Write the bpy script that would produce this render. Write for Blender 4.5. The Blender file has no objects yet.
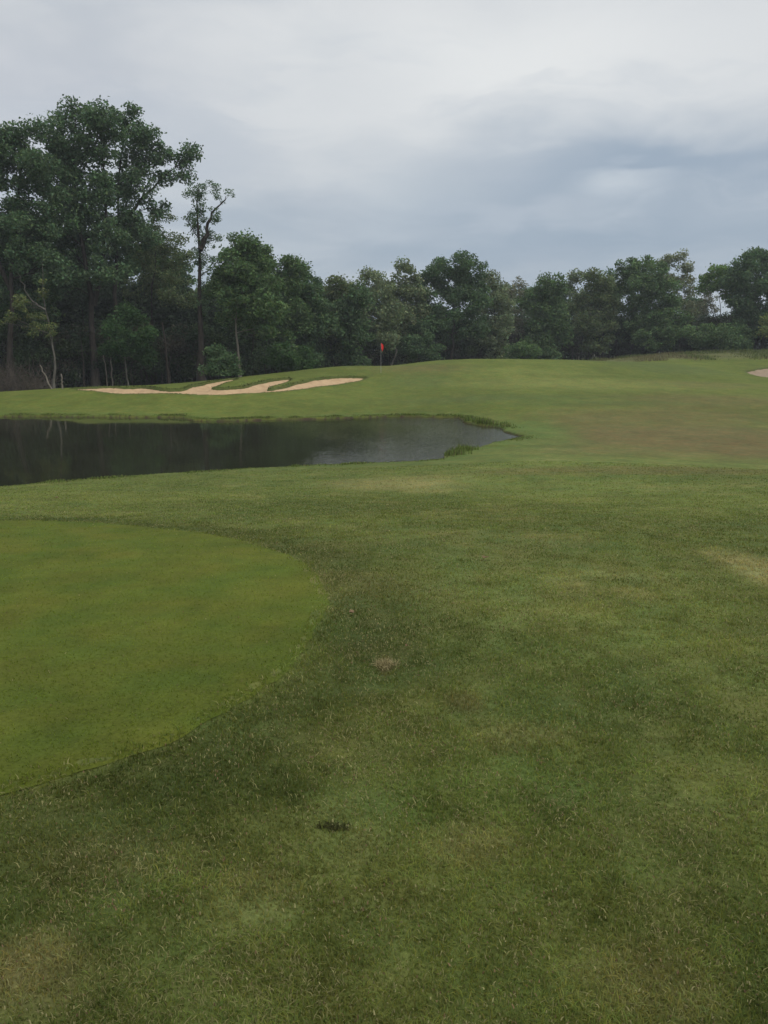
import bpy, math, random
import numpy as np
from mathutils import Vector
from mathutils.geometry import delaunay_2d_cdt

rng = np.random.default_rng(11)
random.seed(11)
sc = bpy.context.scene
COL = sc.collection
R = math.radians

# ------------------------------------------------------------------ camera
FPX, EYE, PITCH = 800.0, 1.6, math.atan(167 / 800.0)
cp, sp = math.cos(PITCH), math.sin(PITCH)
WATER = -2.2


def ray(px, py):
    x = (px - 384) / FPX
    v = -(py - 512) / FPX
    return np.array([x, cp + v * sp, v * cp - sp])


def W(px, py, Y):
    """the place at depth Y that the photograph shows at (px, py)"""
    d = ray(px, py)
    t = Y / d[1]
    return np.array([d[0] * t, Y, EYE + d[2] * t])


def WZ(px, py, z):
    d = ray(px, py)
    t = (z - EYE) / d[2]
    return np.array([d[0] * t, d[1] * t, z])


# ------------------------------------------------------------------ noise
def _hash(ix, iy, seed):
    n = (ix.astype(np.int64) * 374761393 + iy.astype(np.int64) * 668265263 + seed * 974711) & 0x7fffffff
    n = ((n ^ (n >> 13)) * 1274126177) & 0x7fffffff
    n = (n ^ (n >> 16)) & 0x7fffffff
    return n / float(0x7fffffff)


def vnoise(x, y, seed=0):
    ix, iy = np.floor(x), np.floor(y)
    fx, fy = x - ix, y - iy
    fx = fx * fx * (3 - 2 * fx)
    fy = fy * fy * (3 - 2 * fy)
    ix = ix.astype(np.int64)
    iy = iy.astype(np.int64)
    a = _hash(ix, iy, seed); b = _hash(ix + 1, iy, seed)
    c = _hash(ix, iy + 1, seed); d = _hash(ix + 1, iy + 1, seed)
    return (a * (1 - fx) + b * fx) * (1 - fy) + (c * (1 - fx) + d * fx) * fy


def fbm(x, y, seed=0, oct=4):
    s, a, t = 0, 1.0, 0
    for k in range(oct):
        s = s + a * vnoise(x * 2 ** k + 17.3 * k, y * 2 ** k - 9.1 * k, seed + k)
        t += a
        a *= .5
    return s / t


def sstep(a, b, x):
    t = np.clip((x - a) / (b - a), 0, 1)
    return t * t * (3 - 2 * t)


# ------------------------------------------------------------------ terrain
ctrl = []


def C(px, py, Y):
    ctrl.append(tuple(W(px, py, Y)))


for X in (-14, -6, -2, 2, 6, 14):
    for y, z in ((-20, .1), (-6, .05), (0, 0), (2, 0), (5, -.12), (8, -.35), (12, -.85), (16, -1.4)):
        if y < 16 or X < 4:
            ctrl.append((X, y, z))
for px, py, Y in (
        (520, 463, 23), (640, 466, 22), (768, 471, 21), (900, 475, 20),
        (470, 457, 26.5), (560, 450, 28.5), (660, 450, 28.5), (768, 452, 28), (900, 452, 28),
        (600, 437, 33), (660, 437, 32.5), (768, 437, 32), (950, 437, 32),
        (560, 420, 39.5), (660, 420, 39), (768, 420, 39), (950, 420, 39),
        (480, 405, 46), (600, 405, 45), (768, 405, 45), (950, 404, 46),
        (420, 400, 49), (400, 390, 54), (500, 390, 52), (600, 390, 53), (768, 388, 55), (950, 388, 56),
        (450, 375, 60), (560, 375, 60), (660, 376, 63), (768, 376, 69), (950, 375, 70),
        (430, 361, 71), (470, 359, 72), (520, 359, 73), (560, 359.5, 75), (600, 361, 77), (640, 362, 80),
        (768, 365, 80), (700, 363, 83), (900, 363, 82), (640, 358, 90), (700, 354, 94), (768, 350.5, 98), (900, 346, 100),
        (345, 366, 66), (300, 371, 63), (265, 375, 61), (400, 365.5, 69), (380, 373, 61), (240, 379, 58.5), (200, 382.5, 57), (160, 386, 56), (100, 386.5, 54),
        (60, 391, 52), (30, 396, 50.5), (0, 398, 50), (-100, 402, 49), (-250, 404, 49),
        (90, 391, 50.5), (140, 393, 50), (180, 394, 49.5), (240, 393, 50.5), (285, 391, 52), (330, 387, 55), (362, 379, 59), (289, 380, 57.5), (232, 381, 57),
        (0, 407, 46.3), (100, 405, 46.8), (200, 408, 45.5), (200, 400, 48), (300, 406, 46), (330, 399, 49), (390, 405, 47), (-150, 409, 46)):
    C(px, py, Y)
for px, py, Y, dz in ((430, 361, 81, -.8), (520, 359, 84, -.8), (600, 361, 88, -.6), (345, 366, 76, -.9), (265, 375, 70, -.7), (160, 386, 66, -.5), (60, 391, 62, -.3), (0, 398, 60, -.1), (-150, 402, 60, -.1)):
    w = W(px, py, Y - 9)
    ctrl.append((w[0] * Y / (Y - 9), Y, w[2] + dz))
for a in (-52, -38, -25, -12, 0, 12, 25, 38, 52):
    ctrl.append((math.sin(R(a)) * 118, math.cos(R(a)) * 118, -1.6 + (2.4 if a > 20 else 0.6 if a > 5 else 0)))
    ctrl.append((math.sin(R(a)) * 170, math.cos(R(a)) * 170, -1.0))
for a in range(70, 300, 20):
    ctrl.append((math.sin(R(a)) * 45, math.cos(R(a)) * 45, -.6))
    ctrl.append((math.sin(R(a)) * 120, math.cos(R(a)) * 120, -1.0))

# the pond's shore, walked along the far bank and back along the near one
far_px = [(-150, 417), (-60, 417.2), (0, 417), (60, 417), (120, 417.6), (170, 417.6), (184, 418.4), (190, 421.2), (230, 421.4), (255, 420.6), (280, 420), (318, 419.3),
          (350, 418.4), (385, 417.2), (410, 417.4), (440, 417.8), (460, 418.2), (464, 422.5), (480, 426), (497, 427.5), (505, 431.5), (523, 437.2)]
near_px = [(512, 440.0), (491, 445), (475, 448), (458, 449.5), (449, 454), (441, 459.5), (415, 462), (360, 463.5), (280, 467), (200, 472), (130, 477.5), (60, 482.3), (0, 487), (-90, 494), (-200, 503)]
pond = [WZ(x, y, WATER)[:2] for x, y in far_px] + [WZ(x, y, WATER)[:2] for x, y in near_px]
for (x, y), k in zip(far_px + near_px, range(99)):
    w = WZ(x, y, WATER)
    ctrl.append((w[0], w[1], WATER + (.08 if k < len(far_px) - 3 else .03)))
pond = [np.array((-75., 40.))] + pond + [np.array((-40., 17.)), np.array((-75., 18.))]


def smooth_poly(P, n=6, jit=0.0, seed=1):
    P = np.array(P)
    out = []
    N = len(P)
    for i in range(N):
        p0, p1, p2, p3 = P[i - 1], P[i], P[(i + 1) % N], P[(i + 2) % N]
        for k in range(n):
            t = k / n
            q = .5 * ((2 * p1) + (-p0 + p2) * t + (2 * p0 - 5 * p1 + 4 * p2 - p3) * t * t + (-p0 + 3 * p1 - 3 * p2 + p3) * t ** 3)
            # stay near the chord so that long sides do not overshoot
            lin = p1 * (1 - t) + p2 * t
            out.append(.55 * q + .45 * lin)
    out = np.array(out)
    if jit:
        out[:, 0] += jit * 2 * (vnoise(out[:, 0] * .9, out[:, 1] * .9, seed) - .5)
        out[:, 1] += jit * 2 * (vnoise(out[:, 0] * .9 + 50, out[:, 1] * .9, seed + 3) - .5)
    return out


POND = smooth_poly(pond, 6, .16)

CT = np.array(ctrl)


def _phi(r2):
    return .5 * r2 * np.log(r2 + 1e-9)


def tps_fit(P, z, lam):
    n = len(P)
    d2 = ((P[:, None] - P[None]) ** 2).sum(-1)
    A = np.zeros((n + 3, n + 3))
    A[:n, :n] = _phi(d2) + lam * np.eye(n)
    A[:n, n] = 1
    A[:n, n + 1:] = P
    A[n:, :n] = A[:n, n:].T
    b = np.zeros(n + 3)
    b[:n] = z
    return np.linalg.solve(A, b)


TS = .05
TP = CT[:, :2] * TS
TW = tps_fit(TP, CT[:, 2], 2e-4)


def H0(x, y):
    x = np.atleast_1d(np.asarray(x, float)).ravel()
    y = np.atleast_1d(np.asarray(y, float)).ravel()
    out = np.empty(len(x))
    for i in range(0, len(x), 20000):
        q = np.stack([x[i:i + 20000], y[i:i + 20000]], 1) * TS
        d2 = ((q[:, None] - TP[None]) ** 2).sum(-1)
        out[i:i + 20000] = _phi(d2) @ TW[:-3] + TW[-3] + q @ TW[-2:]
    r = np.hypot(x, y)
    b = sstep(130, 230, r)
    return out * (1 - b) - 1.0 * b


def sdf(poly, x, y, pad=6.0):
    """signed distance, negative inside; far points get +-pad"""
    d = np.full(len(x), pad)
    m = (x > poly[:, 0].min() - pad) & (x < poly[:, 0].max() + pad) & (y > poly[:, 1].min() - pad) & (y < poly[:, 1].max() + pad)
    px, py = x[m], y[m]
    best = np.full(len(px), 1e9)
    ins = np.zeros(len(px), bool)
    n = len(poly)
    for i in range(n):
        a, b = poly[i], poly[(i + 1) % n]
        e = b - a
        t = np.clip(((px - a[0]) * e[0] + (py - a[1]) * e[1]) / (e @ e + 1e-12), 0, 1)
        best = np.minimum(best, (px - a[0] - t * e[0]) ** 2 + (py - a[1] - t * e[1]) ** 2)
        if a[1] != b[1]:
            c = ((a[1] > py) != (b[1] > py)) & (px < (b[0] - a[0]) * (py - a[1]) / (b[1] - a[1]) + a[0])
            ins ^= c
    s = np.sqrt(best)
    d[m] = np.where(ins, -s, s)
    return d


def hit(px, py, y0=2.0, y1=110.0):
    """first place where the sight line through (px, py) meets the ground"""
    d = ray(px, py)
    ys = np.concatenate([np.arange(y0, 20, .05), np.arange(20, y1, .1)])
    t = ys / d[1]
    z = EYE + d[2] * t
    h = H0(d[0] * t, ys)
    k = np.argmax(z < h)
    if not (z < h).any():
        k = int(np.argmin(z - h))
    return np.array([d[0] * t[k], ys[k], h[k]])


bunker_px = [(72, 388.9), (92, 388), (112, 387.6), (128, 388.3), (140, 387.6), (150, 388.6), (160, 390), (172, 391), (184, 390), (193, 386.5), (205, 384), (218, 381.5), (233, 379.2),
             (236, 380.6), (224, 384), (213, 388.4), (224, 389.4), (243, 387.8), (258, 384), (274, 380.6), (292, 379), (284, 383.5), (272, 387.2), (268, 390.2), (283, 388.4),
             (296, 384.5), (312, 380.5), (332, 378), (352, 377.4), (366, 378.2), (357, 382), (342, 384.6), (322, 387.6), (300, 390.2), (280, 392.3), (255, 394.2), (225, 395.5), (195, 395.3),
             (160, 394.5), (125, 395), (100, 393), (82, 391)]
BUNK = np.array([hit(x, y, 40, 75)[:2] for x, y in bunker_px])
BUNK = smooth_poly(BUNK, 4, .10, 5)
b2 = [(746, 372.6), (756, 369.6), (770, 368), (800, 367.5), (815, 371), (805, 377), (780, 378.6), (760, 377)]
BUNK2 = smooth_poly(np.array([hit(x, y, 60, 95)[:2] for x, y in b2]), 4, .10, 8)

tee_px = [(-220, 524), (-120, 521.5), (0, 521), (60, 522), (120, 525), (180, 531), (240, 541), (285, 557), (315, 578), (329, 603), (322, 636), (298, 670), (258, 702), (205, 732), (140, 758), (70, 782), (0, 802)]
TEE = [hit(x, y, 1.5, 20)[:2] for x, y in tee_px]
TEE = TEE + [TEE[-1] + np.array((-1.2, -.35)), TEE[-1] + np.array((-3.2, .1)), TEE[0] + np.array((-2.5, -1.2)), TEE[0] + np.array((-1.6, -.2))]
TEE = smooth_poly(TEE, 10, .05, 3)
TEE = TEE + .05 * (np.stack([vnoise(TEE[:, 0] * 9, TEE[:, 1] * 9, 7), vnoise(TEE[:, 0] * 9, TEE[:, 1] * 9, 8)], 1) - .5)

HUMPS = [(*hit(px, py, 40, 75)[:2], r_, a_) for px, py, r_, a_ in ((243, 385, 1.5, .22), (262, 380, 1.4, .16), (303, 384, 1.4, .22), (322, 379.5, 1.3, .14), (160, 388, 1.6, .15))]

# the cut line where the fairway meets the rough near the camera
def H(x, y, attrs=False):
    x = np.atleast_1d(np.asarray(x, float)).ravel()
    y = np.atleast_1d(np.asarray(y, float)).ravel()
    z = H0(x, y)
    r = np.hypot(x, y)
    # humps and hollows too small for the survey
    z = z + .05 * (fbm(x * .35, y * .35, 40, 3) - .5) * sstep(1.5, 8, r) + .012 * (fbm(x * 3, y * 3, 44, 2) - .5)
    sp_ = sdf(POND, x, y)
    near = sp_ < 5.9
    lip = np.where(y > 30, .06, .03) * sstep(0, .22, sp_) * (1 - sstep(.6, 2.5, sp_)) + np.where(y > 30, .05, .015)
    zo = np.maximum(z, WATER + lip)
    zi = WATER - .12 - np.clip(-sp_ * .5, 0, 1.2)
    z = np.where(near, np.where(sp_ > 0, zo, zi), z)
    sb = np.minimum(sdf(BUNK, x, y, 4.0), sdf(BUNK2, x, y, 4.0))
    for cx, cy, cr, ca in HUMPS:
        z = z + ca * np.exp(-((x - cx) ** 2 + ((y - cy) * .7) ** 2) / cr ** 2) * sstep(0, .7, sb)
    # grass faces stand proud round the sand and the floor is dug out
    z = z + np.where(sb > 0, .10 * np.exp(-(sb / .5) ** 2), 0) * .75 - np.where(sb < 0, .30 * sstep(0, .25, -sb) + .05, 0)
    st = sdf(TEE, x, y, 3.0)
    z = z + .02 * sstep(.02, -.05, st)
    if attrs:
        return z, sp_, sb, st
    return z


# ------------------------------------------------------------------ mesh helpers
def mesh_obj(name, verts, faces_flat, nsides, mat, parent=None, tint=None, smooth=False, loc=None):
    """faces_flat: vertex indices, all faces with nsides corners (or an array of corner counts)"""
    verts = np.asarray(verts, np.float32)
    me = bpy.data.meshes.new(name)
    ff = np.asarray(faces_flat, np.int32).ravel()
    if np.isscalar(nsides):
        nf = len(ff) // nsides
        starts = np.arange(nf, dtype=np.int32) * nsides
    else:
        ns = np.asarray(nsides, np.int32)
        nf = len(ns)
        starts = np.concatenate([[0], np.cumsum(ns)[:-1]]).astype(np.int32)
    if loc is not None:
        verts = verts - np.asarray(loc, np.float32)
    me.vertices.add(len(verts))
    me.vertices.foreach_set("co", verts.ravel())
    me.loops.add(len(ff))
    me.loops.foreach_set("vertex_index", ff)
    me.polygons.add(nf)
    me.polygons.foreach_set("loop_start", starts)
    if tint is not None:
        t = np.asarray(tint, np.float32)
        if t.shape[1] == 3:
            t = np.concatenate([t, np.ones((len(t), 1), np.float32)], 1)
        a = me.color_attributes.new(name="tint", type='FLOAT_COLOR', domain='POINT')
        a.data.foreach_set("color", t.ravel())
    if smooth:
        me.polygons.foreach_set("use_smooth", np.ones(nf, bool))
    me.update(calc_edges=True)
    me.materials.append(mat)
    o = bpy.data.objects.new(name, me)
    COL.objects.link(o)
    if parent is not None:
        o.parent = parent
    elif loc is not None:
        o.location = loc
    return o


def tag(o, label=None, cat=None, group=None, kind=None):
    if label: o["label"] = label
    if cat: o["category"] = cat
    if group: o["group"] = group
    if kind: o["kind"] = kind
    return o


def empty(name, loc):
    o = bpy.data.objects.new(name, None)
    o.empty_display_size = .3
    o.location = [float(v) for v in loc]
    COL.objects.link(o)
    return o


class Tubes:
    def __init__(s):
        s.v, s.f, s.n = [], [], 0

    def add(s, pts, radii, k=6, cap=True):
        pts = np.asarray(pts, float)
        m = len(pts)
        T = np.gradient(pts, axis=0)
        T /= np.linalg.norm(T, axis=1)[:, None] + 1e-9
        ref = np.array([0.31, 0.95, 0.05])
        U = np.cross(T, ref)
        U /= np.linalg.norm(U, axis=1)[:, None] + 1e-9
        V = np.cross(T, U)
        a = np.linspace(0, 2 * math.pi, k, endpoint=False)
        ring = pts[:, None] + np.asarray(radii)[:, None, None] * (np.cos(a)[None, :, None] * U[:, None] + np.sin(a)[None, :, None] * V[:, None])
        s.v.append(ring.reshape(-1, 3))
        i = np.arange(m - 1)[:, None] * k + np.arange(k)[None]
        j = np.arange(m - 1)[:, None] * k + (np.arange(k)[None] + 1) % k
        q = np.stack([i, j, j + k, i + k], -1).reshape(-1, 4) + s.n
        s.f.append(q)
        s.n += m * k

    def build(s, name, mat, parent=None, loc=None):
        return mesh_obj(name, np.concatenate(s.v), np.concatenate(s.f), 4, mat, parent, smooth=True, loc=loc)


def leaf_cards(Cn, L, Wd, up=.3):
    """one folded-free rhombic leaf (or spray of leaves) at every centre"""
    n = len(Cn)
    nv = rng.normal(size=(n, 3))
    nv[:, 2] = np.abs(nv[:, 2]) + up
    nv /= np.linalg.norm(nv, axis=1)[:, None]
    t = rng.normal(size=(n, 3))
    u = np.cross(nv, t)
    u /= np.linalg.norm(u, axis=1)[:, None] + 1e-9
    v = np.cross(nv, u)
    Ls = (L * rng.uniform(.55, 1.35, n))[:, None]
    Ws = (Wd * rng.uniform(.6, 1.3, n))[:, None]
    sk = rng.uniform(-.25, .25, (n, 1))
    P = np.stack([Cn - u * Ls * .5, Cn + v * Ws * .5 + u * Ls * sk, Cn + u * Ls * .5, Cn - v * Ws * .5 + u * Ls * sk], 1)
    return P.reshape(-1, 3)


# ------------------------------------------------------------------ materials
def new_mat(name):
    m = bpy.data.materials.new(name)
    m.use_nodes = True
    nt = m.node_tree
    nt.nodes.clear()
    out = nt.nodes.new("ShaderNodeOutputMaterial")
    return m, nt, out


def node(nt, typ, **kw):
    n = nt.nodes.new(typ)
    for k, v in kw.items():
        setattr(n, k, v)
    return n


def leaf_mat(name, trans=.3):
    m, nt, out = new_mat(name)
    at = node(nt, "ShaderNodeVertexColor", layer_name="tint")
    d = node(nt, "ShaderNodeBsdfDiffuse")
    t = node(nt, "ShaderNodeBsdfTranslucent")
    mx = node(nt, "ShaderNodeMixShader")
    mx.inputs[0].default_value = trans
    nt.links.new(at.outputs[0], d.inputs[0])
    nt.links.new(at.outputs[0], t.inputs[0])
    nt.links.new(d.outputs[0], mx.inputs[1])
    nt.links.new(t.outputs[0], mx.inputs[2])
    nt.links.new(mx.outputs[0], out.inputs[0])
    return m


def noisy_mat(name, c1, c2, scale=8, rough=.85, spec=.2, bump=.3, zscale=1.0, detail=4):
    m, nt, out = new_mat(name)
    tc = node(nt, "ShaderNodeTexCoord")
    mp = node(nt, "ShaderNodeMapping")
    mp.inputs["Scale"].default_value = (1, 1, zscale)
    no = node(nt, "ShaderNodeTexNoise")
    no.inputs["Scale"].default_value = scale
    no.inputs["Detail"].default_value = detail
    cr = node(nt, "ShaderNodeValToRGB")
    cr.color_ramp.elements[0].position = .3
    cr.color_ramp.elements[1].position = .7
    cr.color_ramp.elements[0].color = (*c1, 1)
    cr.color_ramp.elements[1].color = (*c2, 1)
    b = node(nt, "ShaderNodeBsdfPrincipled")
    b.inputs["Roughness"].default_value = rough
    b.inputs["Specular IOR Level"].default_value = spec
    bp = node(nt, "ShaderNodeBump")
    bp.inputs["Strength"].default_value = bump
    bp.inputs["Distance"].default_value = .05
    L = nt.links.new
    L(tc.outputs["Object"], mp.inputs[0]); L(mp.outputs[0], no.inputs["Vector"])
    L(no.outputs[0], cr.inputs[0]); L(cr.outputs[0], b.inputs["Base Color"])
    L(no.outputs[0], bp.inputs["Height"]); L(bp.outputs[0], b.inputs["Normal"])
    L(b.outputs[0], out.inputs[0])
    return m


def turf_mat(name, fine, contrast, bump):
    m, nt, out = new_mat(name)
    L = nt.links.new
    at = node(nt, "ShaderNodeVertexColor", layer_name="tint")
    tc = node(nt, "ShaderNodeTexCoord")
    n1 = node(nt, "ShaderNodeTexNoise"); n1.inputs["Scale"].default_value = fine; n1.inputs["Detail"].default_value = 5; n1.inputs["Roughness"].default_value = .7
    n2 = node(nt, "ShaderNodeTexNoise"); n2.inputs["Scale"].default_value = 5.5; n2.inputs["Detail"].default_value = 6; n2.inputs["Roughness"].default_value = .65
    r1 = node(nt, "ShaderNodeMapRange"); r1.inputs[1].default_value = .3; r1.inputs[2].default_value = .7; r1.inputs[3].default_value = 1 - contrast; r1.inputs[4].default_value = 1 + contrast
    r2 = node(nt, "ShaderNodeMapRange"); r2.inputs[1].default_value = .3; r2.inputs[2].default_value = .7; r2.inputs[3].default_value = 1 - contrast * .6; r2.inputs[4].default_value = 1 + contrast * .6
    mu = node(nt, "ShaderNodeMath", operation='MULTIPLY')
    vm = node(nt, "ShaderNodeVectorMath", operation='SCALE')
    # hue drifts between yellow and blue green
    n3 = node(nt, "ShaderNodeTexNoise"); n3.inputs["Scale"].default_value = 2.2; n3.inputs["Detail"].default_value = 5
    cr = node(nt, "ShaderNodeValToRGB")
    cr.color_ramp.elements[0].position = .35; cr.color_ramp.elements[1].position = .65
    cr.color_ramp.elements[0].color = (.91, 1.01, .93, 1); cr.color_ramp.elements[1].color = (1.12, 1.0, .95, 1)
    mm = node(nt, "ShaderNodeVectorMath", operation='MULTIPLY')
    b = node(nt, "ShaderNodeBsdfPrincipled")
    b.inputs["Roughness"].default_value = .9
    b.inputs["Specular IOR Level"].default_value = .12
    bp = node(nt, "ShaderNodeBump"); bp.inputs["Strength"].default_value = bump; bp.inputs["Distance"].default_value = .03
    for n in (n1, n2, n3):
        L(tc.outputs["Object"], n.inputs["Vector"])
    L(n1.outputs[0], r1.inputs[0]); L(n2.outputs[0], r2.inputs[0])
    L(r1.outputs[0], mu.inputs[0]); L(r2.outputs[0], mu.inputs[1])
    L(n3.outputs[0], cr.inputs[0])
    L(at.outputs[0], mm.inputs[0]); L(cr.outputs[0], mm.inputs[1])
    L(mm.outputs[0], vm.inputs[0]); L(mu.outputs[0], vm.inputs["Scale"])
    L(vm.outputs[0], b.inputs["Base Color"])
    L(n1.outputs[0], bp.inputs["Height"]); L(bp.outputs[0], b.inputs["Normal"])
    L(b.outputs[0], out.inputs[0])
    return m


M_ROUGH = turf_mat("rough_turf", 42, .30, .6)
M_TEE = turf_mat("mown_turf", 60, .26, .4)
M_LEAF = leaf_mat("tree_leaves", .30)
M_BLADE = leaf_mat("grass_blades", .48)
M_SAND = noisy_mat("bunker_sand", (.36, .25, .145), (.47, .335, .20), 2.2, .95, .1, .25)
M_SAND2 = noisy_mat("pale_brown_sand", (.23, .175, .12), (.28, .215, .15), 2.2, .95, .1, .25)
M_BARK = noisy_mat("dark_bark", (.020, .017, .014), (.055, .046, .038), 7, .95, .1, .8, .25)
M_BARKG = noisy_mat("grey_bark", (.07, .065, .055), (.15, .14, .12), 7, .95, .1, .6, .25)
M_PALE = noisy_mat("pale_dead_wood", (.12, .105, .085), (.22, .195, .16), 9, .9, .1, .5, .2)
M_DRYLEAF = noisy_mat("dry_leaf", (.10, .065, .035), (.20, .14, .08), 60, .8, .1, .2)

# ------------------------------------------------------------------ ground
ang = np.concatenate([np.arange(-45, 45.001, .12), np.arange(48, 315, 3.0)])
rad = [.5]
while rad[-1] < 20: rad.append(rad[-1] * 1.021)
while rad[-1] < 66: rad.append(rad[-1] + .125)
while rad[-1] < 110: rad.append(rad[-1] + .32)
while rad[-1] < 330: rad.append(rad[-1] * 1.05)
rad = np.array(rad)
NA, NR = len(ang), len(rad)
AA, RR = np.meshgrid(np.radians(ang), rad)
gx, gy = (np.sin(AA) * RR).ravel(), (np.cos(AA) * RR).ravel()
gz, g_pond, g_bunk, g_tee = H(gx, gy, True)


def pxof(x, y, z):
    """photo coordinates of a place (used only to look up where worn patches lie)"""
    f = y * cp - (z - EYE) * sp
    u = y * sp + (z - EYE) * cp
    f = np.where(f < .05, .05, f)
    return 384 + FPX * x / f, 512 - FPX * u / f


def patch(x, y, cx, cy, rx, ry, soft=.5, seed=0, rot=0.):
    """soft-edged patch of ground round (cx, cy), in metres, edge broken up by noise"""
    dx, dy = x - cx, y - cy
    if rot:
        c, s = math.cos(rot), math.sin(rot)
        dx, dy = c * dx + s * dy, -s * dx + c * dy
    d = np.sqrt((dx / rx) ** 2 + (dy / ry) ** 2)
    d = d + .55 * (fbm(x / max(.35 * rx, .15), y / max(.35 * ry, .15), seed + 60, 4) - .5)
    return 1 - sstep(1 - soft, 1 + soft * .6, d)


def gp(px, py, y0=2.0):
    return hit(px, py, y0)[:2]


PATCHES = []


def addp(px, py, rpx, rpy, amt, col, seed, soft=.6, y0=2.0):
    """a worn patch where the photo shows one, measured on the ground"""
    c = gp(px, py, y0)
    e = gp(px, py - rpy, y0)
    f = gp(px, py + rpy, y0)
    rx = rpx / FPX * c[1]
    ry = max(.5 * abs(e[1] - f[1]), .15)
    PATCHES.append((c[0], c[1], rx, ry, soft, seed, amt, np.array(col)))


STRAW = (.235, .212, .090)
BROWN = (.122, .102, .042)
LUSH = (.082, .130, .030)
DEEP = (.072, .098, .028)
YEL = (.155, .175, .048)
# dry crest by the water and other worn places
addp(390, 483, 75, 7, .55, STRAW, 1)
addp(430, 488, 40, 5, .35, STRAW, 2)
addp(770, 573, 40, 28, .75, STRAW, 3)
addp(705, 608, 60, 10, .45, YEL, 4)
addp(700, 640, 70, 14, .30, YEL, 14)
addp(540, 610, 90, 12, .35, YEL, 15)
addp(640, 470, 190, 4, .55, BROWN, 5)
addp(680, 438, 160, 20, .9, BROWN, 6, .7, 26)
addp(740, 450, 60, 10, .6, BROWN, 7, .7, 26)
addp(660, 416, 140, 10, .65, BROWN, 8, .8, 30)
addp(720, 400, 110, 8, .6, BROWN, 9, .8, 30)
addp(700, 385, 70, 4, .5, BROWN, 20, .8, 40)
addp(420, 368, 50, 4, .5, BROWN, 21, .8, 50)
addp(520, 372, 80, 4, .35, YEL, 22, .8, 50)
addp(580, 384, 130, 7, .7, YEL, 10, .8, 40)
addp(500, 398, 120, 4, .7, DEEP, 11, .8, 40)
addp(530, 432, 45, 14, .7, LUSH, 12, .7, 26)
addp(600, 403, 90, 3, .6, DEEP, 13, .8, 36)
addp(420, 381, 35, 8, .5, DEEP, 23, .6, 44)
addp(660, 366, 60, 4, .6, DEEP, 24, .4, 60)
addp(500, 550, 130, 18, .45, DEEP, 25)
addp(430, 640, 130, 40, .55, DEEP, 26)
addp(640, 700, 130, 35, .35, DEEP, 27)
addp(250, 790, 90, 22, .55, DEEP, 28)
addp(480, 800, 160, 40, .35, LUSH, 29)
addp(720, 780, 70, 60, .35, YEL, 30)
addp(120, 860, 130, 25, .18, STRAW, 31)
addp(20, 985, 80, 30, .7, STRAW, 32, .8, 1.3)
addp(520, 740, 60, 14, .25, STRAW, 33)
addp(470, 850, 60, 10, .3, STRAW, 34)
addp(650, 1000, 90, 25, .35, STRAW, 35, .8, 1.3)
addp(250, 905, 60, 16, .25, STRAW, 36, .6, 1.3)
addp(385, 665, 9, 11, .75, BROWN, 37, .5)
addp(465, 705, 20, 6, .5, BROWN, 44, .6)
addp(100, 497, 160, 6, .35, YEL, 38)
addp(250, 505, 150, 8, .4, DEEP, 39)
addp(600, 500, 120, 6, .35, YEL, 40)


def ground_tint(x, y, sp_=None, sb=None):
    r = np.hypot(x, y)
    n1 = fbm(x * .22, y * .16, 3, 4)
    n2 = fbm(x * 1.1, y * 1.0, 9, 4)
    n3 = fbm(x * 5.0, y * 5.0, 13, 3)
    base = np.array((.110, .140, .036)) * np.ones((len(x), 1))
    near = (1 - sstep(6, 20, r))[:, None]
    base = base * (1 - near) + np.array((.102, .124, .034)) * near
    base = base * (.55 + .50 * n1 + .40 * n3)[:, None]
    base = base + (np.array(STRAW) - base) * (.32 * sstep(.50, .82, n2) * (.3 + .7 * sstep(.35, .65, n3)))[:, None]
    base = base + (np.array(DEEP) - base) * (.5 * sstep(.50, .25, n2))[:, None]
    # fairway and green beyond the pond, mown shorter and paler
    fw = (sstep(33, 42, y) * (1 - sstep(84, 92, y - .12 * np.abs(x - 10))))[:, None]
    base = base * (1 - .55 * fw) + .55 * fw * np.array((.080, .102, .012)) * (.55 + .40 * n1 + .35 * n2 + .25 * n3)[:, None]
    for cx, cy, rx, ry, so, sd, am, co in PATCHES:
        m = (np.abs(x - cx) < rx * 2.2) & (np.abs(y - cy) < ry * 2.2)
        if m.any():
            k = am * patch(x[m], y[m], cx, cy, rx, ry, so, sd)
            base[m] += (co * (.8 + .4 * n2[m])[:, None] - base[m]) * k[:, None]
    # rank unmown bank behind the green, and the leaf litter under the wood
    rk = sstep(86, 89, y + .02 * x) * sstep(18, 24, x) * (1 - sstep(104, 112, y))
    base = base + (np.array((.100, .108, .042)) * (.6 + .8 * n2)[:, None] - base) * rk[:, None]
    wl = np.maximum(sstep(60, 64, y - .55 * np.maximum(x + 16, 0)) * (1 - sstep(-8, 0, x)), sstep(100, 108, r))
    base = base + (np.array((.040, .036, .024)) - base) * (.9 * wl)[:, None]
    if sp_ is not None:
        soil = (1 - sstep(.0, .09, sp_ + .08 * (n3 - .5))) * (sp_ > -3)
        base = base + (np.array((.055, .042, .026)) - base) * soil[:, None]
        lush = (1 - sstep(.1, 1.6, sp_)) * sstep(.1, .3, sp_) * (y > 24)
        base = base + (np.array((.082, .125, .030)) - base) * (.55 * lush)[:, None]
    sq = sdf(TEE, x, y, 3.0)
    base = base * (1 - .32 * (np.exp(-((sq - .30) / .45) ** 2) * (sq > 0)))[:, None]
    if sb is not None:
        lipk = (1 - sstep(.05, .45, np.abs(sb + .05)))
        base = base + (np.array((.060, .070, .026)) - base) * (.6 * lipk)[:, None]
    return np.clip(base, .004, 1)


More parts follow.
